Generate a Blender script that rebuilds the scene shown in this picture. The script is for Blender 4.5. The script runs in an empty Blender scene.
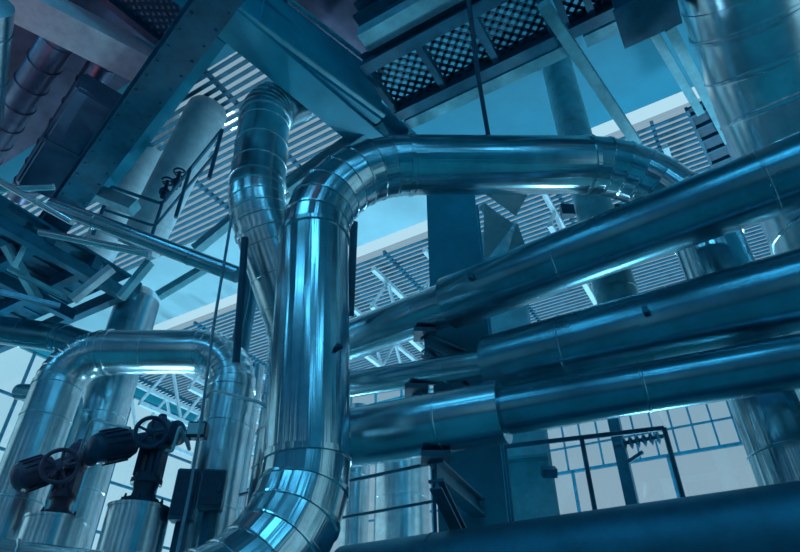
import bpy, bmesh, math, random
from mathutils import Vector, Matrix
random.seed(7)
SC = bpy.context.scene
COL = SC.collection
# ------------------------------------------------------------------ camera
TH = math.radians(36.0); FPX = 590.0; CAMZ = 1.6
cd = bpy.data.cameras.new('camera'); cam = bpy.data.objects.new('camera', cd); COL.objects.link(cam)
cam.location = (0, 0, CAMZ); cam.rotation_euler = (math.pi/2 + TH, 0, 0)
cd.sensor_width = 36.0; cd.lens = FPX/800*36.0; cd.clip_end = 300
SC.camera = cam
C0 = Vector((0, 0, CAMZ))
UP = Vector((0, -math.sin(TH), math.cos(TH))); FW = Vector((0, math.cos(TH), math.sin(TH))); RT = Vector((1, 0, 0))
def ray(x, y): return RT*((x-400)/FPX) + UP*((276-y)/FPX) + FW
def P(x, y, d): return C0 + ray(x, y)*d                    # a point at depth d
def Pz(x, y, z):                                           # a point at height z
    r = ray(x, y); return C0 + r*((z-CAMZ)/r.z)
Z = Vector((0, 0, 1))
U = Vector((-.86, .51, 0)).normalized(); V = Vector((U.y, -U.x, 0))     # the hall's own axes
def H(u, v, z): return U*u + V*v + Z*z
def uv(p): return p.dot(U), p.dot(V)
def at_v(x, y, v):
    r = ray(x, y); return C0 + r*(v/r.dot(V))
def at_u(x, y, u):
    r = ray(x, y); return C0 + r*(u/r.dot(U))
# ------------------------------------------------------------------ materials
def nt(name):
    m = bpy.data.materials.new(name); m.use_nodes = True
    n = m.node_tree.nodes; l = m.node_tree.links
    return m, n, l, n['Principled BSDF']
def paint(name, col, rough=.5, var=.35, scale=3.0, metal=0.0, bump=.0):
    m, n, l, b = nt(name)
    tc = n.new('ShaderNodeTexCoord'); nz = n.new('ShaderNodeTexNoise'); nz.inputs['Scale'].default_value = scale
    nz.inputs['Detail'].default_value = 6; nz.inputs['Roughness'].default_value = .65
    l.new(tc.outputs['Object'], nz.inputs['Vector'])
    cr = n.new('ShaderNodeValToRGB'); cr.color_ramp.elements[0].position = .3; cr.color_ramp.elements[1].position = .7
    a = [c*(1-var) for c in col]; c = [min(1, c*(1+var*.6)) for c in col]
    cr.color_ramp.elements[0].color = (*a, 1); cr.color_ramp.elements[1].color = (*c, 1)
    l.new(nz.outputs['Fac'], cr.inputs['Fac']); l.new(cr.outputs['Color'], b.inputs['Base Color'])
    b.inputs['Roughness'].default_value = rough; b.inputs['Metallic'].default_value = metal
    if bump:
        bp = n.new('ShaderNodeBump'); bp.inputs['Strength'].default_value = bump; bp.inputs['Distance'].default_value = .02
        l.new(nz.outputs['Fac'], bp.inputs['Height']); l.new(bp.outputs['Normal'], b.inputs['Normal'])
    return m
def clad(name, col, rough=.22, streak=(6, .25), bump=.25, dirt=.35):
    """rolled sheet metal: waviness that runs along the pipe, faint stains"""
    m, n, l, b = nt(name)
    uvn = n.new('ShaderNodeUVMap'); mp = n.new('ShaderNodeMapping'); mp.inputs['Scale'].default_value = (streak[0], streak[1], 1)
    l.new(uvn.outputs['UV'], mp.inputs['Vector'])
    nz = n.new('ShaderNodeTexNoise'); nz.inputs['Scale'].default_value = 1; nz.inputs['Detail'].default_value = 3
    l.new(mp.outputs['Vector'], nz.inputs['Vector'])
    mp2 = n.new('ShaderNodeMapping'); mp2.inputs['Scale'].default_value = (4, 1.5, 1); l.new(uvn.outputs['UV'], mp2.inputs['Vector'])
    nf = n.new('ShaderNodeTexNoise'); nf.inputs['Scale'].default_value = 1; nf.inputs['Detail'].default_value = 4
    l.new(mp2.outputs['Vector'], nf.inputs['Vector'])
    tc = n.new('ShaderNodeTexCoord'); ns = n.new('ShaderNodeTexNoise'); ns.inputs['Scale'].default_value = 2.2
    ns.inputs['Detail'].default_value = 8; ns.inputs['Roughness'].default_value = .7; l.new(tc.outputs['Object'], ns.inputs['Vector'])
    cr = n.new('ShaderNodeValToRGB'); cr.color_ramp.elements[0].position = .32; cr.color_ramp.elements[1].position = .62
    cr.color_ramp.elements[0].color = (*[c*(1-dirt) for c in col], 1); cr.color_ramp.elements[1].color = (*col, 1)
    l.new(ns.outputs['Fac'], cr.inputs['Fac']); l.new(cr.outputs['Color'], b.inputs['Base Color'])
    mr = n.new('ShaderNodeMapRange'); mr.inputs['To Min'].default_value = rough*.9; mr.inputs['To Max'].default_value = rough*1.2
    l.new(nf.outputs['Fac'], mr.inputs['Value']); l.new(mr.outputs['Result'], b.inputs['Roughness'])
    bp = n.new('ShaderNodeBump'); bp.inputs['Strength'].default_value = bump; bp.inputs['Distance'].default_value = .03
    l.new(nz.outputs['Fac'], bp.inputs['Height']); l.new(bp.outputs['Normal'], b.inputs['Normal'])
    b.inputs['Metallic'].default_value = 1.0
    return m
M = {}
M['clad'] = clad('bright_cladding', (.52, .74, .80), .18, (9, .22), .45)
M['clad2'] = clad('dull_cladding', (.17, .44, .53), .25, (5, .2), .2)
M['clad3'] = clad('pale_cladding', (.74, .9, .94), .24, (4, .25), .09)
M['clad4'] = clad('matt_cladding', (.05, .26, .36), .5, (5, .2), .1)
M['plumclad'] = clad('leak_tinted_cladding', (.30, .30, .42), .35, (5, .3), .1)  # reddish lens-leak tint mixed into the cladding colour
M['slate'] = paint('slate_sheet', (.09, .22, .33), .35, .25, 2, .3)
M['clad5'] = clad('lighter_cladding', (.40, .66, .74), .24, (5, .2), .2)  # lighter than the dull cladding of the same pipes
M['galv'] = paint('galvanised', (.22, .42, .52), .38, .3, 9, .8)
M['dark'] = paint('dark_steel', (.006, .18, .28), .45, .4, 5)
M['black'] = paint('black_steel', (.003, .10, .17), .45, .4, 6)
M['blue'] = paint('blue_steel', (.015, .44, .60), .42, .25, 1.5)
M['mid'] = paint('pale_blue_steel', (.24, .66, .74), .42, .3, 4)
M['white'] = paint('white_steel', (.72, .86, .9), .45, .2, 5)
M['plum'] = paint('leak_tinted_iron', (.16, .08, .14), .42, .4, 8)  # dark iron with the red of a lens leak put into its colour
M['plumdark'] = paint('leak_tinted_sheet', (.17, .15, .24), .38, .4, 2, .3)  # sheet colour carries the same reddish leak tint
M['iron'] = paint('dark_painted_iron', (.006, .06, .12), .4, .4, 8)
M['conc'] = paint('concrete', (.03, .42, .5), .7, .3, 6, 0, .3)
M['floor'] = paint('floor_concrete', (.06, .52, .56), .4, .3, .8)
M['wall'] = paint('wall_sheet', (.02, .42, .5), .6, .2, .6)
M['ceil'] = paint('ceiling_sheet', (.010, .34, .47), .5, .25, .35)
M['pale'] = paint('pale_ceiling_sheet', (.48, .72, .76), .5, .15, .5)
m, n, l, b = nt('window_glass')
tr = n.new('ShaderNodeBsdfTransparent'); tr.inputs['Color'].default_value = (.93, .97, .98, 1)
gl = n.new('ShaderNodeBsdfGlossy'); gl.inputs['Roughness'].default_value = .02
mx = n.new('ShaderNodeMixShader'); mx.inputs[0].default_value = .05
l.new(tr.outputs[0], mx.inputs[1]); l.new(gl.outputs[0], mx.inputs[2]); l.new(mx.outputs[0], n['Material Output'].inputs['Surface'])
M['glass'] = m
m2 = m.copy(); m2.name = 'tinted_glass'; m2.node_tree.nodes['Transparent BSDF'].inputs['Color'].default_value = (.76, .755, .775, 1); M['tinted'] = m2  # tint put in to dim the sky behind the visible panes
# ------------------------------------------------------------------ object helpers
WL = {}
def finish(bm, smooth=True, ang=28):
    bmesh.ops.recalc_face_normals(bm, faces=bm.faces)
    if smooth:
        for f in bm.faces: f.smooth = True
        lim = math.radians(ang)
        for e in bm.edges:
            if len(e.link_faces) == 2 and e.calc_face_angle(0) > lim: e.smooth = False
def obj(name, bm, mat, parent=None, smooth=True, at=None):
    finish(bm, smooth)
    base = WL[parent.name] if parent else (Vector(at) if at is not None else None)
    if base is None:
        xs = [v.co for v in bm.verts]
        base = Vector(((min(c.x for c in xs)+max(c.x for c in xs))/2, (min(c.y for c in xs)+max(c.y for c in xs))/2, min(c.z for c in xs)))
    bmesh.ops.translate(bm, verts=bm.verts, vec=-base)
    me = bpy.data.meshes.new(name); bm.to_mesh(me); bm.free(); me.materials.append(M[mat])
    o = bpy.data.objects.new(name, me); COL.objects.link(o)
    if parent: o.parent = parent; 
    else: o.location = base
    WL[o.name] = base
    return o
def tag(o, label, cat, group=None):
    o['label'] = label; o['category'] = cat
    if group: o['group'] = group
    return o
def thing(name, label, cat, loc, group=None):
    o = bpy.data.objects.new(name, None); COL.objects.link(o); o.location = loc; o.empty_display_size = .1
    WL[o.name] = Vector(loc); return tag(o, label, cat, group)
def struct(name, bm, mat, parent=None, smooth=False):
    o = obj(name, bm, mat, parent, smooth)
    if not parent: o['kind'] = 'structure'
    return o
B = bmesh.new
def frame_of(d, up=Z):
    d = d.normalized()
    s = d.cross(up)
    if s.length < 1e-4: s = d.cross(Vector((1, 0, 0)))
    s.normalize(); return d, s, s.cross(d).normalized()
def hexa(bm, cs, bev=0):
    vs = [bm.verts.new(c) for c in cs]
    for q in ((0,1,2,3), (4,7,6,5), (0,4,5,1), (1,5,6,2), (2,6,7,3), (3,7,4,0)): bm.faces.new([vs[i] for i in q])
    return bm
def beam(bm, a, b, w, h, up=Z):                            # rectangular bar, w sideways, h upwards
    d, s, t = frame_of(b-a, up); s = s*(w/2); t = t*(h/2)
    return hexa(bm, [a-s-t, a+s-t, a+s+t, a-s+t, b-s-t, b+s-t, b+s+t, b-s+t])
def boxc(bm, c, x, y, z, dx, dy, dz):                      # box with axes
    x = x*(dx/2); y = y*(dy/2); z = z*(dz/2)
    return hexa(bm, [c-x-y-z, c+x-y-z, c+x+y-z, c-x+y-z, c-x-y+z, c+x-y+z, c+x+y+z, c-x+y+z])
def ibeam(bm, a, b, w, h, t, up=Z):                        # I section: flanges w wide, web h high
    d, s, k = frame_of(b-a, up)
    o = k*((h-t)/2)
    beam(bm, a+o, b+o, w, t, up); beam(bm, a-o, b-o, w, t, up); beam(bm, a, b, t, h-2*t, up)
    return bm
def sweep(bm, pts, rs, seg=48, cap=True, closed=False):
    uvl = bm.loops.layers.uv.verify()
    n = len(pts); rings = []; s = None; arc = [0]
    for i in range(1, n): arc.append(arc[-1] + (pts[i]-pts[i-1]).length)
    for i in range(n):
        if closed: t = pts[(i+1) % n]-pts[i-1]
        else:
            t = Vector((0, 0, 0))
            if i > 0: t += (pts[i]-pts[i-1]).normalized()
            if i < n-1: t += (pts[i+1]-pts[i]).normalized()
        t.normalize()
        if s is None: s = frame_of(t, Z if abs(t.z) < .9 else Vector((0, 1, 0)))[1]
        s = (s - t*s.dot(t)).normalized(); k = t.cross(s)
        rings.append([bm.verts.new(pts[i] + (s*math.cos(2*math.pi*j/seg) + k*math.sin(2*math.pi*j/seg))*rs[i]) for j in range(seg)])
    for i in range(n if closed else n-1):
        A = rings[i]; Bq = rings[(i+1) % n]
        for j in range(seg):
            f = bm.faces.new((A[j], A[(j+1) % seg], Bq[(j+1) % seg], Bq[j]))
            c = 2*math.pi*rs[i]/seg; a1 = arc[(i+1) % n] if i < n-1 else arc[-1]
            for lp, q in zip(f.loops, ((j, arc[i]), (j+1, arc[i]), (j+1, a1), (j, a1))): lp[uvl].uv = (q[0]*c, q[1])
    if cap and not closed:
        bm.faces.new(list(reversed(rings[0]))); bm.faces.new(rings[-1])
    return bm
def cyl(bm, a, b, r, seg=24): return sweep(bm, [a, b], [r, r], seg)
def lathe(bm, a, axis, prof, seg=32):                      # profile of (distance along axis, radius)
    axis = axis.normalized(); return sweep(bm, [a+axis*z for z, r in prof], [max(r, .0005) for z, r in prof], seg)
def rod(bm, pts, r, seg=10, bend=None):
    if bend:
        out = [pts[0]]
        for i in range(1, len(pts)-1):
            a = (pts[i-1]-pts[i]); c = (pts[i+1]-pts[i]); L = min(bend, a.length*.45, c.length*.45)
            p0 = pts[i]+a.normalized()*L; p2 = pts[i]+c.normalized()*L
            for k in range(7):
                t = k/6; out.append(p0*(1-t)**2 + pts[i]*2*t*(1-t) + p2*t*t)
        out.append(pts[-1]); pts = out
    return sweep(bm, pts, [r]*len(pts), seg)
def ring(bm, c, axis, R, r, seg=32, k=10):
    _, s, t = frame_of(axis, Z if abs(axis.normalized().z) < .9 else Vector((1, 0, 0)))
    return sweep(bm, [c+(s*math.cos(2*math.pi*i/seg)+t*math.sin(2*math.pi*i/seg))*R for i in range(seg)], [r]*seg, k, closed=True)
def beaded(pts, seam, r, bead=.012, e=.014):               # raised joint beads between sheets
    q = []; rr = []
    for i, p in enumerate(pts):
        if not seam[i]: q.append(p); rr.append(r); continue
        ti = (p-pts[i-1]).normalized() if i else (pts[1]-p).normalized()
        to = (pts[i+1]-p).normalized() if i < len(pts)-1 else ti
        q += [p-ti*e, p-ti*e*.55, p+to*e*.55, p+to*e]; rr += [r, r+bead, r+bead, r]
    return q, rr
def straight(parent, a, b, r, space, mat, seg=56, name='straight_run', bead=.012, label=None, off=None, ends=True):
    L = (b-a).length; d = (b-a)/L
    pts = [a]; sm = [False]; x = off if off is not None else space*.5
    while x < L-.05: pts.append(a+d*x); sm.append(True); x += space
    pts.append(b); sm.append(False)
    q, rr = beaded(pts, sm, r, bead); bm = B(); sweep(bm, q, rr, seg, cap=ends)
    o = obj(name, bm, mat, parent)
    if label: o['label'] = label
    return o
def make_pipe(root, wp, r, R, gores=7, space=1.3, mat='clad', seg=56, bead=.012, caps=True, emat=None):
    cur = wp[0]; n = len(wp)
    for i in range(1, n-1):
        Rr = R[i-1] if isinstance(R, (list, tuple)) else R
        d1 = (wp[i]-wp[i-1]).normalized(); d2 = (wp[i+1]-wp[i]).normalized()
        ang = d1.angle(d2); L = Rr*math.tan(ang/2); a = wp[i]-d1*L
        ax = d1.cross(d2).normalized(); cen = a + ax.cross(d1)*Rr
        straight(root, cur, a, r, space, mat, seg, bead=bead)
        g = gores; pts = [cen + Matrix.Rotation(ang*k/g, 3, ax) @ (a-cen) for k in range(g+1)]
        q, rr = beaded(pts, [True]*(g+1), r, bead); bm = B(); sweep(bm, q, rr, seg)
        obj('elbow', bm, emat or mat, root)
        for p, d in ((pts[0], d1), (pts[-1], d2)):
            bm = B(); lathe(bm, p-d*.03, d, [(0, r), (.004, r+bead*1.6), (.056, r+bead*1.6), (.06, r)], seg); obj('joint_band', bm, mat, root)
        cur = pts[-1]
    straight(root, cur, wp[-1], r, space, mat, seg, bead=bead)
def flange(root, p, d, r, t=.05, mat='dark', bolts=12):
    bm = B(); lathe(bm, p-d*t/2, d, [(0, r*.4), (0, r), (t, r), (t, r*.4)], 40)
    o = obj('flange', bm, mat, root)
    _, s, k = frame_of(d, Z if abs(d.z) < .9 else Vector((0, 1, 0)))
    if not bolts: return o
    bm = B()
    for i in range(bolts):
        a = 2*math.pi*i/bolts; c = p+(s*math.cos(a)+k*math.sin(a))*(r*.87)
        lathe(bm, c-d*(t*.5+.025), d, [(0, .018), (t+.05, .018)], 6)
    obj('bolt_ring', bm, mat, o)
    return o
# ------------------------------------------------------------------ the hall
UL, UR, VB, VF, HT = 19.0, -10.0, 17.0, -8.0, 11.5
bm = B(); boxc(bm, H((UL+UR)/2, (VB+VF)/2, -.15), U, V, Z, UL-UR+1, VB-VF+1, .3); struct('floor', bm, 'floor')
# walls
def wallbox(name, u0, u1, v0, v1, z0, z1, mat='wall', parent=None):
    bm = B(); boxc(bm, H((u0+u1)/2, (v0+v1)/2, (z0+z1)/2), U, V, Z, abs(u1-u0), abs(v1-v0), z1-z0); return struct(name, bm, mat, parent)
def window(name, axis, c0, c1, fixed, z0, z1, nx, nz, fw=.09, mat='mid', glass='glass'):
    """glazed frame; axis 'u' runs along U at v = fixed, axis 'v' runs along V at u = fixed"""
    pt = {'u': lambda c, z: H(c, fixed, z), 'v': lambda c, z: H(fixed, c, z), 'r': lambda c, z: H(c, z, fixed)}[axis]
    root = None
    bm = B()
    for i in range(nx+1):
        c = c0+(c1-c0)*i/nx; beam(bm, pt(c, z0), pt(c, z1), fw, fw, {'u': V, 'v': U, 'r': Z}[axis])
    for j in range(nz+1):
        z = z0+(z1-z0)*j/nz; beam(bm, pt(c0, z), pt(c1, z), fw, fw)
    o = struct(name, bm, mat)
    if glass:
        bm = B(); x_, y_, z_ = {'u': (U, V, Z), 'v': (V, U, Z), 'r': (U, Z, V)}[axis]
        boxc(bm, pt((c0+c1)/2, (z0+z1)/2), x_, y_, z_, abs(c1-c0), .012, z1-z0)
        struct('glass_pane', bm, glass, o)
    return o
# ceiling: solid bays and louvred bays open to the sky
def slab(name, u0, u1, v0, v1, mat, z=HT):
    bm = B(); boxc(bm, H((u0+u1)/2, (v0+v1)/2, z+.1), U, V, Z, abs(u1-u0), abs(v1-v0), .2); return struct(name, bm, mat)
def louvre(name, u0, u1, v0, v1, pitch=.17, w=.078, z=HT, mat='dark'):
    bm = B(); v = v0+pitch/2
    while v < v1: beam(bm, H(u0, v, z), H(u1, v, z), w, .03); v += pitch
    u = u0
    while u <= u1+.01: beam(bm, H(u, v0, z+.06), H(u, v1, z+.06), .07, .1); u += 2.4
    o = struct(name, bm, mat)
    bm = B(); boxc(bm, H((u0+u1)/2, (v0+v1)/2, z+.2), U, V, Z, abs(u1-u0), abs(v1-v0), .012); struct('glass_pane', bm, 'tinted', o)  # added pane dims the sky between the slats
    return o
slab('ceiling', UR, 4.4, .6, 9.2, 'ceil')
slab('ceiling', UR, UL, VF, .6, 'dark')
slab('ceiling', 4.4, UL, .6, 4.0, 'ceil')
louvre('ceiling', UR, 4.4, 9.75, VB)
louvre('ceiling', 4.4, UL, 4.0, 7.6)
slab('ceiling', 5.2, UL, .7, 3.3, 'plumdark', 11.1)  # sheet added to carry the leak tint of the upper left
slab('ceiling', 4.4, UL, 7.6, 10.0, 'pale')
louvre('ceiling', 4.4, UL, 10.6, VB)
# back wall: a long glazed wall
wallbox('wall_back', UR, UL, VB, VB+.3, 0, .8)
window('window_1', 'u', -6.0, 7.0, VB+.1, .8, 7.0, 5, 1, .08, 'dark', 'tinted')
window('window_11', 'u', -6.0, 7.0, VB+.1, 7.0, 8.4, 26, 2, .05, 'dark', 'tinted')
window('window_2', 'u', 7.6, 18.4, VB+.1, .8, 8.4, 8, 4, .06, 'dark', 'tinted')
wallbox('wall_back', UR, UL, VB, VB+.3, 8.4, 8.8, 'pale')
window('window_3', 'u', UR, UL, VB+.1, 8.8, HT, 26, 3, .07, 'blue', 'tinted')
wallbox('wall_back', 7.0, 7.6, VB, VB+.3, .8, 8.4); wallbox('wall_back', 18.4, UL, VB, VB+.3, .8, 8.4); wallbox('wall_back', UR, -6.0, VB, VB+.3, .8, 8.4)
# left wall with clerestory
wallbox('wall_left', UL, UL+.3, VF, VB, 0, 3.0); window('window_4', 'v', VF+1, VB-.5, UL+.1, 3.0, 11.0, 12, 5, .08, 'dark')
wallbox('wall_left', UL, UL+.3, VF, VB, 11.0, HT); wallbox('wall_left', UL, UL+.3, VF, VF+1, 3.0, 11.0); wallbox('wall_left', UL, UL+.3, VB-.5, VB, 3.0, 11.0)
# right wall and front wall (behind the camera) with tall narrow windows
wallbox('wall_right', UR-.3, UR, VF, VB, 0, 1.2); wallbox('wall_right', UR-.3, UR, VF, VB, 9.5, HT)
window('window_5', 'v', 1.0, 14.0, UR-.1, 1.2, 9.5, 7, 4, .1, 'mid')
wallbox('wall_right', UR-.3, UR, VF, 1.0, 1.2, 9.5); wallbox('wall_right', UR-.3, UR, 14.0, VB, 1.2, 9.5)
wallbox('wall_front', UR, UL, VF-.3, VF, 0, 2.0, 'dark'); wallbox('wall_front', UR, UL, VF-.3, VF, 8.0, HT, 'dark')
e = UR; k = 6
for c in (-7.0, -2.2, 2.6, 7.4, 12.2):
    wallbox('wall_front', e, c, VF-.3, VF, 2.0, 8.0, 'dark'); window('window_%d' % k, 'u', c, c+1.0, VF-.1, 2.0, 8.0, 1, 4, .08, 'mid'); e = c+1.0; k += 1
wallbox('wall_front', e, UL, VF-.3, VF, 2.0, 8.0, 'dark')
# ------------------------------------------------------------------ the foreground arch
vb = P(315, 330, 5.8); X0, Y0 = vb.x+.12, vb.y
zt = 6.9
cr_ = P(678, 165, 7.8)
rt = thing('arched_pipe', 'large shiny clad pipe rising in the foreground and arching over to the right', 'pipe', (X0, Y0, 2.2))
zl = 2.03
wp = [Vector((X0-.81*4.6, Y0-.58*4.6, zl)), Vector((X0, Y0, zl)), Vector((X0-.30, Y0, zt)), Vector((cr_.x, cr_.y, cr_.z)), Vector((cr_.x, cr_.y, 0))]
make_pipe(rt, wp, .372, [1.2, 1.2, 1.15], 8, 5.2, 'clad')
bm = B(); p = Vector((X0, Y0, 4.25)); 
c = P(338, 347, 5.42); lathe(bm, c, P(345, 347, 5.3)-c+Vector((0, -.02, 0)), [(0, .035), (.05, .028), (.09, .012), (.1, .001)], 16)
obj('test_plug', bm, 'iron', rt)
# ------------------------------------------------------------------ four diagonal pipes
def ext(a, b, t): return a+(b-a)*t
def diag(name_label, x0, y0, d0, x1, y1, d1, tl, tr, secs, space, mat='clad2', kind='diagonal_pipe'):
    a = P(x0, y0, d0); b = P(x1, y1, d1)
    s = ext(a, b, tl); e_ = ext(a, b, tr)
    root = thing(kind, name_label, 'pipe', (s+e_)/2)
    for (t0, t1, r, off) in secs:
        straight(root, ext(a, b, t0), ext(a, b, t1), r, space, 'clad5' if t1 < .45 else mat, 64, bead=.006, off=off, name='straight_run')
    d = (b-a).normalized()
    for (t, r, w) in [(secs[i][1], max(secs[i][2], secs[i+1][2]), .1) for i in range(len(secs)-1)]:
        bm = B(); lathe(bm, ext(a, b, t)-d*w/2, d, [(0, r*.9), (0, r+.012), (w, r+.012), (w, r*.9)], 64); obj('joint_band', bm, mat, root)
    flange(root, s, d, secs[0][2]*1.05, bolts=0); flange(root, e_, d, secs[-1][2]*1.05, bolts=0)
    return root, a, b
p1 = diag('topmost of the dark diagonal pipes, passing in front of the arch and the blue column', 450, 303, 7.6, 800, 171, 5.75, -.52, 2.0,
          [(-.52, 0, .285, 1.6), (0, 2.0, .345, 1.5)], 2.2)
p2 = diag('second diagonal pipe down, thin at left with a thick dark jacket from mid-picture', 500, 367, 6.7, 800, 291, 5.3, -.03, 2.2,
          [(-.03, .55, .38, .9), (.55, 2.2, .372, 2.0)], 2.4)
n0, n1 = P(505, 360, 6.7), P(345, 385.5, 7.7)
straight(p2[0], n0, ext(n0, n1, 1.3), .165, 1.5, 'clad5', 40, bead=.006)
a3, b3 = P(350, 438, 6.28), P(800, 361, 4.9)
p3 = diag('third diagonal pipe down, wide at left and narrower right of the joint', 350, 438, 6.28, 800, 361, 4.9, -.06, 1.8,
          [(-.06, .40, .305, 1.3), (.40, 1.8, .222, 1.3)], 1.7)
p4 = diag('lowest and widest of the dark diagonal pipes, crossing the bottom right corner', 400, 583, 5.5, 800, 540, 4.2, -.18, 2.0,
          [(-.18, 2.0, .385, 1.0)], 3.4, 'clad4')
# pipe clamps on the second and third pipes
for (pp, t, r) in ((p2, .58, .385), (p1, .13, .352)):
    d = (pp[2]-pp[1]).normalized(); c = ext(pp[1], pp[2], t); bm = B()
    lathe(bm, c-d*.02, d, [(0, r*.95), (0, r+.014), (.04, r+.014), (.04, r*.95)], 48); _, s, k2 = frame_of(d)
    o = obj('clamp', bm, 'dark', pp[0]); bm = B(); boxc(bm, c+s*(r+.03)-k2*.02, d, s, k2, .05, .06, .07); obj('clamp_lug', bm, 'dark', o)
# ------------------------------------------------------------------ swan-neck duct behind the girder
zr = P(256, 215, 7.7)
rt = thing('swan_neck_duct', 'segmented shiny swan neck duct hanging left of the foreground riser', 'duct', P(300, 330, 7.3))
low = P(298, 330, 7.3)
make_pipe(rt, [P(322, 88, 9.9), P(266, 110, 9.0), P(255, 205, 7.85), low+Vector((0, .25, 0)), Vector((low.x, low.y+.25, 0))], .37, [.6, 1.5, .7], 5, .42, 'clad3')
# big bent pipe at upper right
rt = thing('bent_pipe', 'very large segmented shiny pipe in the upper right corner', 'pipe', P(800, 200, 7.6))
q = P(792, 150, 7.9)
make_pipe(rt, [Vector((q.x, q.y, 0)), q+Vector((0, 0, .3)), P(732, -60, 7.0), P(704, -160, 6.3)], .71, [2.6, .5], 5, .75, 'clad3', 64, .014)
# ------------------------------------------------------------------ left arch and its neighbours
ca = P(71, 352, 8.0); cb = P(238, 352, 8.0)
rt = thing('arched_pipe', 'smaller shiny arched pipe at the left, standing behind the two valves', 'pipe', (ca.x, ca.y, 0))
make_pipe(rt, [Vector((ca.x, ca.y, 0)), ca, cb, Vector((cb.x, cb.y, 0))], .30, [.52, .55], 9, 1.0, 'clad3', 48, .008)
rt = thing('side_pipe', 'grey pipe entering from the left edge and passing behind the left arch', 'pipe', P(60, 340, 9.3))
make_pipe(rt, [Vector((P(-60, 322, 9.9).x, P(-60, 322, 9.9).y, 0)), P(-60, 322, 9.9), P(60, 338, 9.4), P(120, 356, 9.2)], .23, .8, 4, 1.4, 'clad2', 40, .008)
q = P(75, 400, 8.9)
rt = thing('hooped_pipe', 'thin curved pipe visible between the left arch leg and the riser', 'pipe', (q.x, q.y, 0))
make_pipe(rt, [P(20, 392, 9.5), P(78, 394, 8.9), Vector((q.x+.1, q.y, 0))], .13, .4, 7, 2, 'clad2', 32, .006)
def vpipe(x, y, d, r, z0, z1, label, mat='clad3', name='riser_pipe', space=1.6, group=None, cap=None):
    q = P(x, y, d); root = thing(name, label, 'pipe', (q.x, q.y, z0), group)
    straight(root, Vector((q.x, q.y, z0)), Vector((q.x, q.y, z1)), r, space, mat, 40, bead=.006)
    if cap:
        bm = B(); lathe(bm, Vector((q.x, q.y, z1)), Z, [(0, r), (r*.3, r*.93), (r*.55, r*.7), (r*.7, r*.3), (r*.74, 0)], 40); obj('domed_cap', bm, mat, root)
    return root
vpipe(138, 302, 11.0, .38, 0, P(138, 302, 11.0).z, 'wide bright domed riser seen above and below the left arch', 'clad3', 'riser_pipe', 1.2, None, True)
vpipe(243, 330, 8.8, .135, 0, 7.6, 'slim vertical pipe just right of the left arch', 'clad2')
vpipe(240, 460, 9.4, .17, 0, 6.4, 'pale slim vertical pipe rising behind the elbow of the foreground pipe', 'clad3')
vpipe(402, 480, 12.0, .55, 0, 6.2, 'bright vertical tank behind the low railing', 'clad3', 'storage_tank', 1.4, None, True)
vpipe(356, 480, 12.8, .3, 0, 7.2, 'bright vertical pipe left of the tank behind the low railing', 'clad3')
q = P(567, 105, 10.6)
rt = thing('roof_drop_pipe', 'round dark pipe dropping from the roof behind the crown of the arch', 'pipe', (q.x, q.y, 5.4))
make_pipe(rt, [Vector((q.x, q.y, 11.49)), Vector((q.x, q.y, 5.75)), Vector((q.x, q.y, 5.75))+V*2.4], .28, .5, 5, 1.7, 'mid', 40, .008)
c = P(602, 200, 8.9); c = Vector((q.x, q.y, c.z)); bm = B(); lathe(bm, c-Z*.12, Z, [(0, .28), (0, .34), (.24, .34), (.24, .28)], 40); o = obj('clamp', bm, 'black', rt)
for s_ in (-1, 1):
    bm = B(); boxc(bm, c+RT*.42*s_, RT, Vector((0, 1, 0)), Z, .2, .1, .2); obj('clamp_lug', bm, 'black', o, False)
# two inclined pipes under the roof, far left
def incl(a, b, r, label, mat='white'):
    root = thing('inclined_pipe', label, 'pipe', (a+b)/2); straight(root, a, b, r, 1.2, mat, 40, bead=.006)
    d = (b-a).normalized(); bm = B(); lathe(bm, b, d, [(0, r), (r*.25, r*.95), (r*.5, r*.75), (r*.65, r*.4), (r*.7, 0)], 40); obj('domed_cap', bm, mat, root)
incl(P(138, 250, 11.5), P(207, 112, 12.0), .40, 'bright inclined pipe with a domed upper end under the slatted roof')
incl(P(92, 262, 12.5), P(170, 122, 13.5), .36, 'second bright inclined pipe, left of the domed one')
# ------------------------------------------------------------------ columns and brackets
q = P(473, 480, 7.3)
rt = thing('steel_column', 'blue steel column standing behind the diagonal pipes', 'column', (q.x, q.y, 0))
bm = B(); ibeam(bm, Vector((q.x, q.y, 0)), Vector((q.x, q.y, 8.6)), .80, .6, .05, Vector((-.25, -1, 0)).normalized()); obj('shaft', bm, 'blue', rt, False)
bm = B(); boxc(bm, Vector((q.x, q.y, .03)), RT, Vector((0, 1, 0)), Z, 1.0, .9, .06); obj('base_plate', bm, 'dark', rt, False)
colq = q
q2 = P(527, 470, 8.6)
rt = thing('stiffened_column', 'wide steel column with cross stiffeners right of the blue column', 'column', (q2.x, q2.y, 0))
fx = Vector((.97, -.25, 0)).normalized()
bm = B(); ibeam(bm, Vector((q2.x, q2.y, 0)), Vector((q2.x, q2.y, 8.9)), .42, .74, .05, fx); obj('shaft', bm, 'white', rt, False)
for z in (1.5, 3, 4.5, 6.0, 7.4):
    bm = B(); boxc(bm, Vector((q2.x, q2.y, z)), fx, fx.cross(Z), Z, .63, .40, .04); obj('stiffener', bm, 'mid', rt, False)
bm = B(); beam(bm, P(482, 205, 9.5), P(530, 262, 9.3), .1, .1); obj('diagonal_brace', bm, 'white', rt, False)
bm = B(); boxc(bm, P(549, 472, 8.25), RT, UP, FW, .2, .12, .15); obj('clip', bm, 'dark', rt, False)
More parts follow.
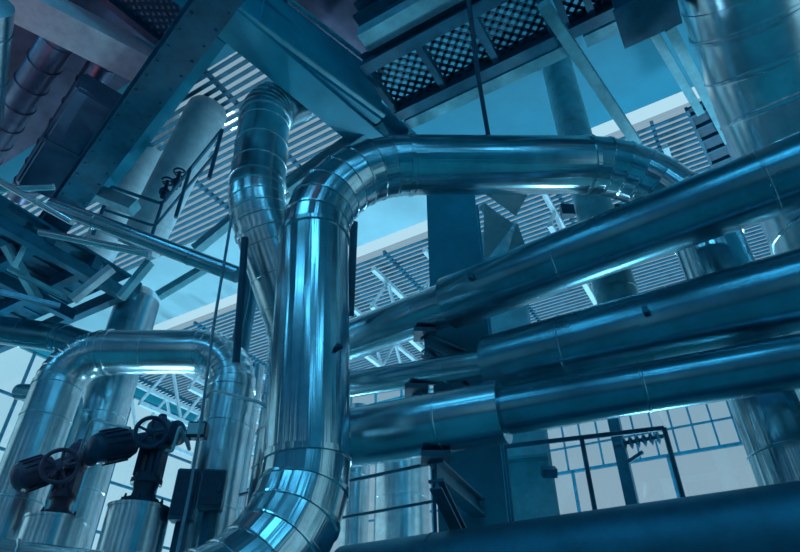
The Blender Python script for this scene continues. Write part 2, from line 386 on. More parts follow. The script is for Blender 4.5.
for tri in (((484, 203), (484, 264), (514, 224)), ((532, 264), (517, 222), (503, 266)), ((486, 194), (528, 194), (516, 216))):
    bm = B(); f_ = [bm.verts.new(P(x, y, 8.9)) for x, y in tri]; b_ = [bm.verts.new(P(x, y, 8.9)+FW*.04) for x, y in tri]
    bm.faces.new(f_); bm.faces.new(b_[::-1])
    for i in range(3): bm.faces.new((f_[i], f_[(i+1) % 3], b_[(i+1) % 3], b_[i]))
    obj('gusset_plate', bm, 'white', rt, False)
def bracket(tip, root_pt, label, brace=True, drop=.75):
    rt = thing('pipe_bracket', label, 'bracket', root_pt)
    bm = B(); ibeam(bm, root_pt, tip, .16, .2, .025); obj('arm', bm, 'dark', rt, False)
    bm = B(); boxc(bm, tip+Z*.13, RT, Vector((0, 1, 0)), Z, .28, .28, .06); obj('saddle', bm, 'black', rt, False)
    if brace:
        bm = B(); ibeam(bm, root_pt-Z*drop, tip-Z*.12, .12, .12, .02); obj('brace', bm, 'dark', rt, False)
def on_line(a, b, x):                                        # the point of a pipe axis seen at column x
    lo, hi = -1.5, 1.5
    f = lambda t: (lambda q: 400+FPX*q.dot(RT)/q.dot(FW))(ext(a, b, t)-C0)-x
    for _ in range(50):
        m_ = (lo+hi)/2
        if f(lo)*f(m_) <= 0: hi = m_
        else: lo = m_
    return ext(a, b, (lo+hi)/2)
def col_front(z, dx): return Vector((colq.x+dx, colq.y-.37, z))
t1 = on_line(p1[1], p1[2], 424)-Z*(.285+.175); bracket(t1, col_front(t1.z, -.05), 'dark bracket under the topmost diagonal pipe', True, .42)
t2 = on_line(n1, n0, 416)-Z*(.165+.18); bracket(t2, col_front(t2.z, -.1), 'short dark bracket between the second and third diagonal pipes', False)
t3 = on_line(p3[1], p3[2], 434)-Z*(.305+.175); bracket(t3, col_front(t3.z, 0), 'braced bracket below the third diagonal pipe')
# ------------------------------------------------------------------ railings
def railing(label, pts, h, r=.025, mid=True, mat='dark', extra=None):
    rt = thing('guard_railing', label, 'railing', pts[0])
    bm = B(); rod(bm, [p+Z*h for p in pts], r, 10, .1); obj('top_rail', bm, mat, rt)
    if mid:
        bm = B(); rod(bm, [p+Z*h*.5 for p in pts], r*.8, 10, .1); obj('middle_rail', bm, mat, rt)
    for i in range(len(pts)-1):
        L = (pts[i+1]-pts[i]).length; k = max(1, round(L/1.3))
        for j in range(k + (1 if i == len(pts)-2 else 0)):
            p = pts[i].lerp(pts[i+1], j/k); bm = B(); cyl(bm, p-Z*.02, p+Z*h, r, 12); obj('post', bm, mat, rt)
    return rt
a = P(664, 428, 7.6); b2 = P(505, 452, 8.1); b2.z = a.z
railing('dark guard railing in front of the bright window wall', [a-Z*1.05, b2-Z*1.05], 1.05, .032, False)
a = P(433, 463, 7.6); b2 = P(325, 487, 8.4); b2.z = a.z
railing('low dark railing in front of the tank', [a-Z*.95, b2-Z*.95], .95, .025, True)
zr = P(80, 285, 10.2).z+1.2
a, b2, c2 = [Pz(x, y, zr)-Z*1.02 for x, y in ((162, 204), (112, 187), (222, 130))]
railing('dark railing corner below the domed inclined pipe', [b2, a, c2], 1.02, .03, True)
a = P(215, 500, 8.2); b2 = P(262, 490, 7.9)
railing('short dark railing behind the elbow of the foreground pipe', [a-Z*.7, b2-Z*.7], .7, .022, False)
# thick support post by the window wall
q = P(625, 470, 9.0)
rt = thing('window_post', 'dark square post with a spring hanger before the window wall', 'post', (q.x, q.y, 0))
bm = B(); beam(bm, Vector((q.x, q.y, 0)), Vector((q.x, q.y, 5.55)), .17, .17, V); obj('shaft', bm, 'dark', rt, False)
bm = B(); c = P(643, 440, 9.0)
for i in range(6): lathe(bm, c-U*(.25-.1*i)-V*.0, U, [(0, .05), (.03, .11), (.06, .05)], 16)
cyl(bm, c-U*.34, c+U*.42, .035, 12); obj('spring_hanger', bm, 'dark', rt)
bm = B(); beam(bm, P(628, 462, 9.0), P(643, 452, 9.0), .05, .05); obj('knee_brace', bm, 'dark', rt, False)
# ------------------------------------------------------------------ valves
def gate_valve(x, ytop, d, k, mats, label, lean, wheel, motor, cyl_r, name='motorised_valve'):
    q = P(x, ytop, d); rt = thing(name, label, 'valve', (q.x, q.y, 0)); mt = mats
    h = q.z
    bm = B(); lathe(bm, Vector((q.x, q.y, 0)), Z, [(0, cyl_r), (h-.03, cyl_r), (h-.03, cyl_r+.012), (h, cyl_r+.012)], 48); obj('clad_stub', bm, 'clad3', rt)
    o = Vector((q.x, q.y, h))
    bm = B(); lathe(bm, o, Z, [(0, .27*k), (.05*k, .27*k), (.05*k, .2*k), (.1*k, .2*k), (.1*k, .15*k), (.2*k, .13*k), (.28*k, .15*k), (.28*k, .19*k), (.34*k, .19*k), (.34*k, .16*k), (.4*k, .16*k)], 32); obj('bonnet', bm, mt, rt)
    for i in range(8):
        bm = B(); a = i*math.pi/4+.2; c = o+Vector((math.cos(a)*.235*k, math.sin(a)*.235*k, .03*k)); lathe(bm, c, Z, [(0, .022*k), (.06*k, .022*k), (.06*k, .014*k), (.09*k, .014*k)], 6)
        obj('bolt', bm, mt, rt)
    bm = B()
    for sx in (-1, 1): boxc(bm, o+Vector((sx*.12*k, 0, .55*k)), RT, Vector((0, 1, 0)), Z, .07*k, .2*k, .36*k)
    lathe(bm, o+Z*.3*k, Z, [(0, .07*k), (.5*k, .07*k)], 20); obj('yoke', bm, mt, rt)
    bm = B(); lathe(bm, o+Z*.7*k, Z, [(0, .18*k), (.06*k, .2*k), (.12*k, .2*k), (.12*k, .17*k), (.34*k, .16*k), (.42*k, .11*k), (.46*k, .06*k), (.5*k, .05*k), (.52*k, .001)], 32); obj('gearbox', bm, mt, rt)
    g = o+Z*.9*k
    side = Vector((1, -.45, 0)).normalized()
    bm = B(); e1 = g+side*.42*k
    lathe(bm, g, side, [(0, .13*k), (.2*k, .13*k), (.24*k, .16*k), (.34*k, .16*k), (.38*k, .1*k), (.4*k, .001)], 24); obj('side_housing', bm, mt, rt)
    # motor
    md = (P(*motor[0], d-.1)-g); L = md.length; md.normalize(); mr = motor[1]
    bm = B(); lathe(bm, g, md, [(0, .1*k), (L*.35, .09*k), (L*.4, mr*.8), (L*.5, mr), (L*.85, mr), (L*.97, mr*.85), (L*1.03, mr*.5), (L*1.05, .001)], 32)
    o2 = obj('motor', bm, mt, rt); bm = B()
    ax, s, t2 = frame_of(md)
    for i in range(16):
        a = i*math.pi/8; n_ = s*math.cos(a)+t2*math.sin(a); beam(bm, g+md*L*.52+n_*mr, g+md*L*.86+n_*mr, .012, .03, n_)
    obj('cooling_fins', bm, mt, o2)
    # handwheel, facing the viewer
    wc = P(wheel[0], wheel[1], d-.32*k); fd = (C0-wc); fd = Vector((fd.x*.5+.9, fd.y, fd.z*.35)).normalized(); R = wheel[2]
    bm = B(); ring(bm, wc, fd, R, .022, 40); _, s, t2 = frame_of(fd)
    for i in range(5):
        a = 2*math.pi*i/5+.3; cyl(bm, wc, wc+(s*math.cos(a)+t2*math.sin(a))*R, .014, 8)
    lathe(bm, wc-fd*.04, fd, [(0, .04), (.08, .04), (.09, .02)], 16); w = obj('handwheel', bm, mt, rt)
    bm = B(); cyl(bm, wc, g+(wc-g).normalized()*.05, .03, 12); obj('wheel_shaft', bm, mt, w)
    return rt
gate_valve(140, 508, 6.2, .86, 'iron', 'dark motorised valve on the taller clad stub, right of the pair', 0, (151, 432, .145), ((92, 450), .17), .31)
gate_valve(56, 519, 6.3, .72, 'plum', 'reddish dark motorised valve at the lower left corner', 0, (60, 466, .165), ((14, 480), .16), .30)
# ------------------------------------------------------------------ control boxes, conduits
def cbox(x, y, d, w, h, label, post):
    q = P(x, y, d); rt = thing('control_box', label, 'control box', (q.x, q.y, 0))
    xa = Vector((1, .15, 0)).normalized(); ya = Z.cross(xa)
    bm = B(); boxc(bm, q, xa, ya, Z, w, .22, h); bmesh.ops.bevel(bm, geom=bm.edges[:], offset=.012, segments=2, affect='EDGES'); obj('cabinet', bm, 'dark', rt)
    bm = B(); boxc(bm, q-ya*.118, xa, ya, Z, w*.86, .02, h*.86); dr = obj('door', bm, 'iron', rt, False)
    bm = B(); boxc(bm, q-ya*.138+xa*w*.34, xa, ya, Z, .02, .03, .09); obj('handle', bm, 'black', dr, False)
    bm = B(); beam(bm, Vector((q.x, q.y+.06, 0)), q+Vector((post, .06, 0)), .1, .1, V); obj('support_post', bm, 'dark', rt, False)
cbox(186, 496, 6.3, .24, .52, 'left dark control box on a post, beside the dark valve', 0)
cbox(213, 491, 6.3, .25, .40, 'right dark control box on a post, beside the elbow', 0)
def conduit(label, pts, r, bend=.12, mat='galv', name='conduit', cat='conduit'):
    bm = B(); rod(bm, pts, r, 12, bend); return tag(obj(name, bm, mat), label, cat)
q = P(190, 490, 5.9)
conduit('thin upright conduit running past the right end of the left arch', [Vector((q.x, q.y, 0)), Vector((q.x, q.y, q.z)), P(202, 414, 6.25), P(213, 330, 6.6), P(232, 215, 7.2)], .017)
jb = P(198, 431, 6.28)
rt = thing('junction_box', 'small dark junction box on the thin upright conduit', 'junction box', jb-Z*.1)
bm = B(); boxc(bm, jb, RT, Vector((0, 1, 0)), Z, .2, .13, .17); bmesh.ops.bevel(bm, geom=bm.edges[:], offset=.01, segments=2, affect='EDGES'); obj('enclosure', bm, 'iron', rt)
bm = B(); boxc(bm, jb-Vector((0, .07, 0)), RT, Vector((0, 1, 0)), Z, .17, .02, .12); obj('cover', bm, 'white', rt, False)
conduit('looped cable from the junction box to the dark valve', [jb-RT*.125, P(190, 452, 6.25), P(186, 441, 6.2), P(180, 425, 6.1), P(172, 452, 6.0), P(166, 450, 5.95)], .016, .06, 'white', 'cable', 'cable')
conduit('pale bent conduit reaching from the left arch to behind the riser', [P(205, 398, 6.6), P(213, 390, 6.6), P(262, 403, 6.3), P(272, 412, 6.2), P(272, 470, 6.0)], .018, .1, 'white')
conduit('thin cable looping over the dark valve motor', [P(80, 452, 6.3), P(92, 418, 6.2), P(110, 424, 6.05), P(130, 428, 5.9)], .014, .1, 'white', 'cable', 'cable')
conduit('black vertical tube left of the foreground riser', [P(245, 238, 7.2), P(236, 363, 6.6)], .045, None, 'black', 'steel_tube', 'tube')
conduit('dark vertical tube right of the foreground riser', [P(354, 222, 8.2), P(350, 316, 7.9)], .055, None, 'dark', 'steel_tube', 'tube')
conduit('thin dark rod hanging in front of the mesh walkway', [P(466, -20, 7.5), P(478, 75, 7.6), P(489, 140, 7.7)], .03, None, 'black', 'hanger_rod', 'rod')
# ------------------------------------------------------------------ roof steel
# main girder
e0, e1 = Pz(237, 52, 8.95), Pz(340, 135, 8.95)
gd = (e1-e0).normalized(); gn = Vector((gd.y, -gd.x, 0)); gn = gn if gn.y < 0 else -gn
ga, gb = e0+gn*.25-gd*2.6, e1+gn*.25+gd*1.55
rt = thing('roof_girder', 'deep blue roof girder running down to the column head', 'girder', gb)
bm = B(); ibeam(bm, ga+Z*.4, gb+Z*.4, .5, .8, .05); obj('girder_body', bm, 'blue', rt, False)
gd = (gb-ga).normalized(); gs = gd.cross(Z)
for t in (.42, .55, .68, .81, .93):
    for s in (-1, 1):
        bm = B(); boxc(bm, ga.lerp(gb, t)+Z*.4+gs*(s*.13), gd, gs, Z, .03, .22, .7); obj('stiffener', bm, 'blue', rt, False)
# box duct on the near face of the girder
d0, d1 = Pz(262, 34, 9.0), Pz(381, 120, 9.0)
d0 = d1+(d0-d1).normalized()*(d0-d1).length
dd = (d1-d0).normalized(); ds = dd.cross(Z)
if ds.y > 0: ds = -ds
d0b = d0-dd*.7
rt = thing('box_duct', 'large blue box duct fixed along the side of the roof girder', 'duct', d1)
bm = B(); cc = (d0b+d1)/2+Z*.55-ds*.06; boxc(bm, cc, dd, ds, Z, (d1-d0b).length, .12, 1.1); bmc = bm
for z in (.02, 1.08):
    bm = B(); beam(bm, d0b+Z*z+ds*.08, d1+Z*z+ds*.08, .06, .04); obj('edge_strip', bm, 'mid', rt, False)
for i in range(9):
    for z in (.12, .98): lathe(bmc, d0b.lerp(d1, (i+.5)/9)+Z*z+ds*.045, ds, [(0, .025), (.025, .02), (.03, .001)], 10)
obj('casing', bmc, 'blue', rt)
# cross beam below the girder holding the swan neck duct
def solo_beam(label, a, b, w, h, t, mat='blue', name='cross_beam', kind='i'):
    bm = B()
    (ibeam(bm, a, b, w, h, t) if kind == 'i' else beam(bm, a, b, w, h)); return tag(obj(name, bm, mat, None, False), label, 'beam')
solo_beam('light blue beam between the arch and the swan neck duct, under the girder', P(288, 190, 9.6), P(382, 124, 9.6), .26, .3, .03, 'mid')
# mesh walkways, upper right
def mesh_deck(label, u0, u1, v0, v1, z, nb, lit='mid', cells=.16, name='mesh_walkway'):
    rt = thing(name, label, 'walkway', H((u0+u1)/2, (v0+v1)/2, z))
    for v in (v0, v1):
        bm = B(); ibeam(bm, H(u0, v, z), H(u1, v, z), .18, .3, .03); obj('edge_beam', bm, 'dark', rt, False)
    for i in range(nb+1):
        u = u0+(u1-u0)*i/nb; bm = B(); beam(bm, H(u, v0, z), H(u, v1, z), .1, .16); obj('cross_bar', bm, 'dark', rt, False)
    for i in range(nb):
        ua = u0+(u1-u0)*i/nb; ub = u0+(u1-u0)*(i+1)/nb; bm = B(); W = v1-v0; L = abs(ub-ua); lo = min(ua, ub)
        k = -W
        while k < L:
            for sg in (1, -1):                              # two families of crossing strands
                x0, x1 = max(0, k), min(L, k+W)
                if x1-x0 > .05:
                    y0, y1 = x0-k, x1-k
                    if sg < 0: y0, y1 = W-y0, W-y1
                    beam(bm, H(lo+x0, v0+y0, z+.12), H(lo+x1, v0+y1, z+.12), .045, .02)
            k += cells
        obj('mesh_panel', bm, 'dark', rt, False)
    return rt
mesh_deck('dark mesh walkway above the crown of the arch', 3.2, .55, 4.3, 5.3, 9.4, 3)
mesh_deck('dark mesh walkway running off at the top right',   .35, -.7, 4.3, 5.3, 9.4, 3)
solo_beam('pale beam along the near side of the mesh walkway', H(3.0, 4.0, 9.5), H(.6, 4.0, 9.5), .3, .22, .03, 'mid', 'side_beam', 'b')
solo_beam('pale beam along the far side of the mesh walkway above the arch', H(3.2, 5.62, 9.5), H(.5, 5.62, 9.5), .2, .24, .03, 'mid', 'side_beam', 'b')
solo_beam('pale beam along the far side of the walkway at the top right', H(.2, 5.62, 9.5), H(-.7, 5.62, 9.5), .2, .24, .03, 'mid', 'side_beam', 'b')
solo_beam('pale diagonal brace crossing the blue ceiling at upper right', P(543, 4, 7.6), P(636, 142, 9.3), .15, .15, .02, 'mid', 'diagonal_brace', 'b')
solo_beam('left of two ladder like uprights beside the large bent pipe', P(653, 32, 8.1), P(700, 112, 9.4), .12, .12, .02, 'mid', 'upright', 'i')
solo_beam('right of two ladder like uprights beside the large bent pipe', P(669, 26, 8.1), P(728, 140, 9.9), .14, .14, .02, 'mid', 'upright', 'i')
rt = thing('cable_ladder', 'dark cable ladder hanging beside the large bent pipe above the diagonal pipe', 'cable ladder', P(708, 135, 10.2))
la_, lb_2 = P(697, 104, 9.7), P(728, 176, 10.6); _, s_, t_ = frame_of(lb_2-la_)
bm = B(); beam(bm, la_, lb_2, .3, .05); obj('backing_plate', bm, 'black', rt, False)
for q_ in (-.17, .17):
    bm = B(); beam(bm, la_+s_*q_, lb_2+s_*q_, .05, .12); obj('side_rail', bm, 'dark', rt, False)
for i in range(6):
    bm = B(); c = la_.lerp(lb_2, (i+.5)/6)-t_*.05; beam(bm, c-s_*.16, c+s_*.16, .04, .04); obj('rung', bm, 'dark', rt, False)
# dark hood box at the top
rt = thing('hoist_box', 'dark box at the top edge left of the large bent pipe', 'box', P(648, 5, 7.4))
bm = B(); boxc(bm, P(642, 4, 7.4), U, V, Z, .62, .5, .55); bmesh.ops.bevel(bm, geom=bm.edges[:], offset=.02, segments=2, affect='EDGES'); obj('housing', bm, 'black', rt)
bm = B(); boxc(bm, P(642, 4, 7.4)-Z*.29, U, V, Z, .7, .58, .04); obj('bottom_plate', bm, 'dark', rt, False)
# slab beams near the top centre
solo_beam('dark roof beam crossing the top centre behind the box duct', Pz(395, 30, 9.9), Pz(560, -60, 9.9), .5, .5, .05, 'dark', 'roof_beam')
solo_beam('second dark roof beam at the top centre, nearer the camera', Pz(360, 20, 10.6), Pz(500, -60, 10.6), .4, .4, .05, 'dark', 'roof_beam')
rt = thing('sheet_duct', 'flat plum grey sheet duct at the top centre', 'duct', Pz(330, -20, 10.2))
bm = B(); boxc(bm, Pz(365, 5, 11.0), U, V, Z, 3.0, 1.5, .3); obj('casing', bm, 'plumdark', rt, False)
bm = B(); boxc(bm, Pz(365, 5, 11.0)-Z*.16-U*.4, U, V, Z, .06, 1.54, .05); obj('seam_strip', bm, 'dark', rt, False)
# beams, upper left
la, lb = P(214, 2, 7.0), P(44, 236, 10.2)
rt = thing('crane_beam', 'broad dark beam running diagonally across the upper left', 'beam', lb)
l2 = ext(la, lb, -.25); lb2 = ext(la, lb, 1.05)
bm = B(); ibeam(bm, l2, lb2, .42, .5, .04); n_ = (lb2-l2).normalized().cross(Z)
for i in range(26):
    for s in (-.16, .16): lathe(bm, l2.lerp(lb2, (i+.5)/26)-Z*.25+n_*s, -Z, [(0, .022), (.015, .02), (.02, .001)], 8)
obj('beam_body', bm, 'dark', rt)
solo_beam('blue edge beam along the right side of the broad dark beam', P(218, 30, 8.3), P(100, 190, 10.4), .3, .4, .04, 'blue', 'edge_beam', 'b')
rt = thing('cable_tray', 'pale open channel crossing the top left corner', 'tray', P(60, 30, 8.4))
a, b2 = P(-30, -18, 8.1), P(152, 74, 9.2); d_, s_, t_ = frame_of(b2-a)
bm = B(); beam(bm, a, b2, .55, .06); obj('tray_bottom', bm, 'white', rt, False)
for s in (-.28, .28):
    bm = B(); beam(bm, a+s_*s+Z*.12, b2+s_*s+Z*.12, .04, .3); obj('tray_side', bm, 'white', rt, False)
rt = thing('mesh_walkway', 'dark mesh walkway at the top left beside the pale channel', 'walkway', P(130, 10, 8.7))
a, b2 = P(60, -40, 8.3), P(175, 52, 9.0); d_ = (b2-a).normalized(); s_ = Vector((d_.y, -d_.x, 0)).normalized(); L = (b2-a).length; W = 1.25
for w0 in (0, W):
    bm = B(); beam(bm, a+s_*w0, b2+s_*w0, .12, .22); obj('edge_beam', bm, 'black', rt, False)
bm = B(); beam(bm, b2, b2+s_*W, .12, .2); obj('cross_bar', bm, 'black', rt, False)
for i in range(2):
    bm = B(); lo = L*i/2; Lh = L/2; k = -W
    while k < Lh:
        for sg in (1, -1):
            x0, x1 = max(0, k), min(Lh, k+W)
            if x1-x0 > .05:
                y0, y1 = x0-k, x1-k
                if sg < 0: y0, y1 = W-y0, W-y1
                beam(bm, a+d_*(lo+x0)+s_*y0, a+d_*(lo+x1)+s_*y1, .04, .02)
        k += .13
    obj('mesh_panel', bm, 'black', rt, False)
# ducts at the far left
def rduct(label, a, b, w, h, mat, n, t='ribbed_duct'):
    rt = thing(t, label, 'duct', (a+b)/2); d, s, k = frame_of(b-a)
    bm = B(); beam(bm, a, b, w, h); bmesh.ops.bevel(bm, geom=bm.edges[:], offset=.05, segments=3, affect='EDGES'); obj('casing', bm, mat, rt)
    for i in range(1, n):
        p = a.lerp(b, i/n); bm = B(); beam(bm, p-d*.03, p+d*.03, w+.035, h+.035); obj('joint_rib', bm, mat, rt, False)
for lb_, a, b2, r_ in (('plum grey round duct below the pale channel, nearer the left edge', P(66, 28, 9.4), P(-20, 165, 11.4), .26),
                       ('plum grey round duct below the pale channel, second from the left edge', P(112, 50, 9.7), P(20, 196, 11.6), .22)):
    rt = thing('round_duct', lb_, 'duct', (a+b2)/2); straight(rt, a, b2, r_, .55, 'plumclad', 40, bead=.02)
    d = (b2-a).normalized(); bm = B(); lathe(bm, a-d*.02, d, [(0, r_*.6), (0, r_+.04), (.06, r_+.04), (.06, r_)], 40); obj('end_collar', bm, 'plumdark', rt)
rduct('smooth slate duct beside the broad dark beam', P(104, 92, 9.4), P(42, 186, 10.6), .75, .5, 'slate', 2, 'sheet_duct')
rt = thing('round_vessel', 'pale rounded vessel cut off by the left edge near the top', 'vessel', P(-25, 75, 6.5))
straight(rt, P(-22, 0, 6.4), P(-30, 112, 7.2), .34, .6, 'clad3', 48)
c = P(-30, 112, 7.2); d = (P(-30, 112, 7.2)-P(-22, 0, 6.4)).normalized(); bm = B(); lathe(bm, c, d, [(0, .34), (.1, .31), (.18, .22), (.23, .08), (.24, .001)], 48); obj('rounded_end', bm, 'clad3', rt)
# pipes and struts, mid left
def spipe(label, a, b, r, mat='clad5', name='slim_pipe'):
    rt = thing(name, label, 'pipe', (a+b)/2); straight(rt, a, b, r, 1.5, mat, 28, bead=.008); d = (b-a).normalized()
    for t in (.33, .7):
        bm = B(); p = a.lerp(b, t); lathe(bm, p, d, [(0, r), (0, r+.02), (.05, r+.02), (.05, r)], 28); obj('clamp', bm, 'dark', rt)
spipe('slim dark pipe sloping down from the left edge under the railing corner', P(52, 205, 8.0), P(238, 275, 7.3), .105)
spipe('thin pale pipe sloping behind the railing corner', P(40, 232, 8.3), P(150, 254, 8.1), .055, 'clad3')
spipe('thin pale pipe entering at the left edge', P(-10, 190, 7.6), P(54, 187, 7.7), .045, 'clad3')
spipe('thin long pipe sloping down from the left edge', P(-10, 176, 7.3), P(72, 222, 7.1), .04, 'clad3')
solo_beam('flat dark beam end below the railing corner', P(90, 190, 9.3), P(135, 208, 9.1), .2, .2, .02, 'mid', 'stub_beam', 'b')
a, b2 = P(58, 300, 10.2), P(182, 200, 11.2)
# dark platform, mid left
rt = thing('service_platform', 'dark service platform at middle left above the left arch', 'platform', P(80, 285, 10.0))
zc = P(80, 285, 10.2).z
cu, cv = uv(P(80, 285, 10.2)); cv -= 1.05
for i in range(5):
    bm = B(); beam(bm, H(cu-.8, cv-1.6+i*.8, zc), H(cu+3.4, cv-1.6+i*.8, zc), .14, .24); obj('joist', bm, 'dark', rt, False)
for i in range(4):
    bm = B(); beam(bm, H(cu-.7+i*1.37, cv-1.8, zc-.2), H(cu-.7+i*1.37, cv+1.45, zc-.2), .14, .2); obj('bearer', bm, 'dark', rt, False)
bm = B(); boxc(bm, H(cu+1.3, cv-.12, zc+.14), U, V, Z, 4.2, 3.1, .04)
for i in range(11): beam(bm, H(cu-.7+i*.4, cv-1.7, zc+.11), H(cu-.7+i*.4, cv+1.4, zc+.11), .05, .04)
obj('deck_plate', bm, 'dark', rt, False)
for i, (x0, y0, x1, y1, dd_, r_, lb_) in enumerate([
    (6, 245, 38, 300, 9.3, .12, 'pale strut at the left edge, leaning right'),
    (30, 235, 14, 268, 9.0, .08, 'short pale strut near the left edge'),
    (72, 300, 112, 268, 9.0, .12, 'pale strut rising to the right above the side pipe'),
    (120, 298, 150, 262, 9.4, .12, 'blue strut beside the top of the bright riser'),
    (158, 296, 215, 262, 9.2, .12, 'pale sloping beam right of the bright riser'),
    (8, 268, 62, 296, 8.9, .07, 'thin rail crossing the left edge below the struts'),
    (0, 292, 60, 306, 8.8, .07, 'lowest thin rail at the left edge above the side pipe'),
    (195, 250, 250, 205, 10.5, .16, 'pale purlin left of the swan neck duct')]):
    if i < 7:
        bm = B(); beam(bm, P(x0, y0, dd_), P(x1, y1, dd_+.3), r_, r_); obj('strut', bm, ('mid', 'mid', 'white', 'mid', 'mid', 'mid', 'galv')[i], rt, False)
    else: solo_beam(lb_, P(x0, y0, dd_), P(x1, y1, dd_+.3), r_, r_, .02, 'mid', 'strut', 'b')
# two little hand valves by the railing corner
for i, (x, y) in enumerate(((166, 187), (178, 178))):
    q = P(x, y, 10.4); rt = thing('hand_valve', ('left' if i == 0 else 'right')+' of two small dark hand valves by the railing corner', 'valve', q-Z*.2)
    bm = B(); lathe(bm, q-Z*.25, Z, [(0, .05), (.1, .05), (.1, .09), (.16, .09), (.16, .04), (.4, .03)], 16); obj('valve_body', bm, 'iron', rt)
    bm = B(); ring(bm, q+Z*.14, Z, .1, .018, 20, 8); beam(bm, q+Z*.14-RT*.1, q+Z*.14+RT*.1, .02, .02); obj('handwheel', bm, 'iron', rt)
# roof trusses
def truss(label, a, b, h, n, mat='white', w=.12, group=None):
    rt = thing('roof_truss', label, 'truss', (a+b)/2, group)
    for nm, o in (('top_chord', h), ('bottom_chord', 0)):
        bm = B(); beam(bm, a+Z*o, b+Z*o, w, w); obj(nm, bm, mat, rt, False)
    for i in range(n):
        p = a.lerp(b, i/n); q = a.lerp(b, (i+1)/n)
        bm = B(); beam(bm, p+Z*(h if i % 2 else 0), q+Z*(0 if i % 2 else h), w*.6, w*.6); obj('web_member', bm, mat, rt, False)
for i, u in enumerate((5.6, 7.2, 8.8)):
    truss(('first', 'second', 'third')[i]+' white roof truss left of the blue column, counting from the column', H(u, 10.7, 10.0), H(u, 16.8, 10.0), 1.2, 8)
for i, u in enumerate((12.5, 14.5, 16.5)):
    truss(('nearest', 'middle', 'farthest')[i]+' of three white roof trusses seen below the left arch', H(u, 9.8, 8.6), H(u, 16.8, 8.6), 1.5, 9)
solo_beam('long white purlin tying the roof trusses left of the column', H(4.8, 11.6, 9.9), H(9.6, 11.6, 9.9), .12, .14, .02, 'white', 'purlin', 'b')
solo_beam('second long white purlin farther back under the louvred roof', H(4.8, 14.0, 9.9), H(18, 14.0, 9.9), .12, .14, .02, 'white', 'purlin', 'b')
for i, u in enumerate((-.5, 2.2)):
    truss(('right', 'left')[i]+' white roof truss behind the crown of the arch', H(u, 10.2, 10.2), H(u, 16.8, 10.2), 1.0, 8)
# ------------------------------------------------------------------ added fill and tint lights, sky
lamps = [(u, v) for v in (-5.5, -1.5) for u in (-7, -1.5, 4, 11)]  # unseen fill, added to lift the darks and light the front faces
def added_light(p, e, col, size, rot=None):
    ld = bpy.data.lights.new('added_light', 'AREA'); ld.shape = 'DISK'; ld.size = size; ld.energy = e; ld.color = col
    lo = bpy.data.objects.new('added_light', ld); COL.objects.link(lo); lo.location = p
    if rot: lo.rotation_euler = rot
for i, (u, v) in enumerate(lamps):
    p = H(u, v, HT-.5)
    rt = thing('fill_strip', 'unseen added fill light behind the camera, built as a strip lamp', 'lamp', p, 'added fill lights behind the camera')
    bm = B(); boxc(bm, p+Z*.06, U, V, Z, 3.1, .75, .1); obj('lamp_housing', bm, 'galv', rt, False)
    for w0 in (-1.2, 1.2):
        bm = B(); cyl(bm, p+U*w0+Z*.1, p+U*w0+Z*.495, .015, 8); obj('hanger', bm, 'black', rt)
    ld = bpy.data.lights.new('added_light', 'AREA'); ld.shape = 'RECTANGLE'; ld.size = 3.0; ld.size_y = .7; ld.energy = 72; ld.color = (.10, .53, .90)
    lo = bpy.data.objects.new('added_light', ld); COL.objects.link(lo); lo.location = p-Z*.01; lo.rotation_euler = (0, 0, math.atan2(U.y, U.x))
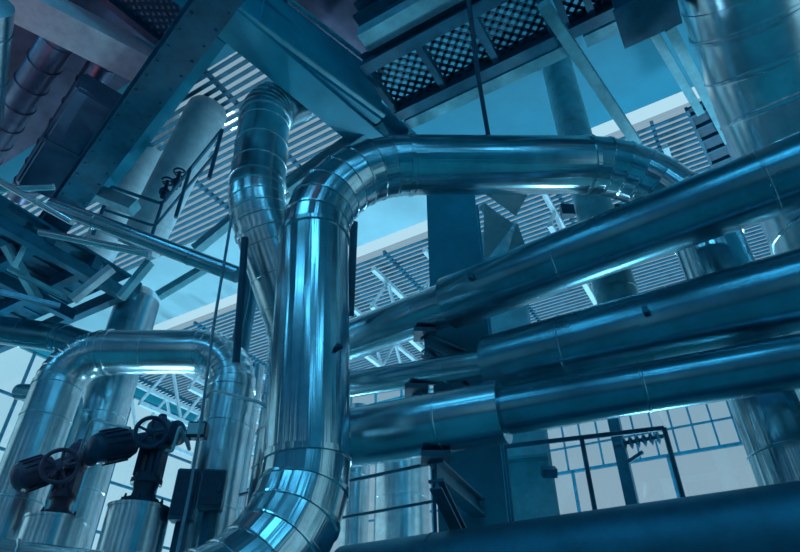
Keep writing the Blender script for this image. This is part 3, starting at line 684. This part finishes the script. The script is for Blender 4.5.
for i, (u, v) in enumerate([(-3, 13.5), (1.5, 14), (6, 14), (10.5, 13), (15, 11), (9, 5.5)]):  # added below the frame to light undersides, lower rims and roof
    p = H(u, v, .9)
    rt = thing('fill_floodlight', 'unseen added fill light on the floor, built as a round floodlight', 'floodlight', H(u, v, 0), 'added fill lights on the hall floor')
    bm = B(); lathe(bm, H(u, v, .5), Z, [(0, .05), (.02, .35), (.35, .6), (.4, .62), (.4, .58), (.36, .56)], 32); obj('reflector', bm, 'galv', rt)
    bm = B(); cyl(bm, H(u, v, 0), H(u, v, .55), .05, 12); lathe(bm, H(u, v, 0), Z, [(0, .3), (.04, .3)], 24); obj('stand', bm, 'dark', rt)
    added_light(p+Z*.03, 450, (.28, .61, .84), 1.1, (math.pi, 0, 0))
for i, (u, v, z, e) in enumerate([(8.6, .9, 6.6, 10), (2.6, 1.2, 7.6, 8)]):  # added to redden the upper left like a lens leak
    p = H(u, v, z)
    rt = thing('leak_tint_light', ('unseen added light on a stand left of the camera, giving a red leak tint', 'unseen added light hung above the camera, giving a red leak tint')[i], 'lamp', p)
    bm = B(); lathe(bm, p-Z*.2, Z, [(0, .03), (.02, .15), (.16, .26), (.2, .27), (.2, .25), (.17, .23)], 24); obj('bowl', bm, 'galv', rt)
    bm = B(); cyl(bm, p-Z*.19, Vector((p.x, p.y, (0, HT-.001)[i])), .025, 8); obj('stem', bm, 'black', rt)
    added_light(p+Z*.02, e, (1, .20, .26), .4, (math.pi, 0, 0))
w = bpy.data.worlds.new('sky'); SC.world = w; w.use_nodes = True
n = w.node_tree.nodes; l = w.node_tree.links; bg = n['Background']
tc = n.new('ShaderNodeTexCoord'); nz = n.new('ShaderNodeTexNoise'); nz.inputs['Scale'].default_value = 2.2; nz.inputs['Detail'].default_value = 4
l.new(tc.outputs['Generated'], nz.inputs['Vector'])
cr = n.new('ShaderNodeValToRGB'); cr.color_ramp.elements[0].position = .35; cr.color_ramp.elements[1].position = .65
cr.color_ramp.elements[0].color = (.20, .37, .46, 1); cr.color_ramp.elements[1].color = (.26, .42, .50, 1)
l.new(nz.outputs['Fac'], cr.inputs['Fac']); l.new(cr.outputs['Color'], bg.inputs['Color']); bg.inputs['Strength'].default_value = 1.75
SC.view_settings.view_transform = 'Standard'; SC.view_settings.look = 'None'; SC.view_settings.exposure = 0; SC.view_settings.gamma = 1
SC.cycles.max_bounces = 10; SC.cycles.diffuse_bounces = 5; SC.cycles.glossy_bounces = 5; SC.cycles.transparent_max_bounces = 12
SC.cycles.caustics_reflective = False; SC.cycles.caustics_refractive = False
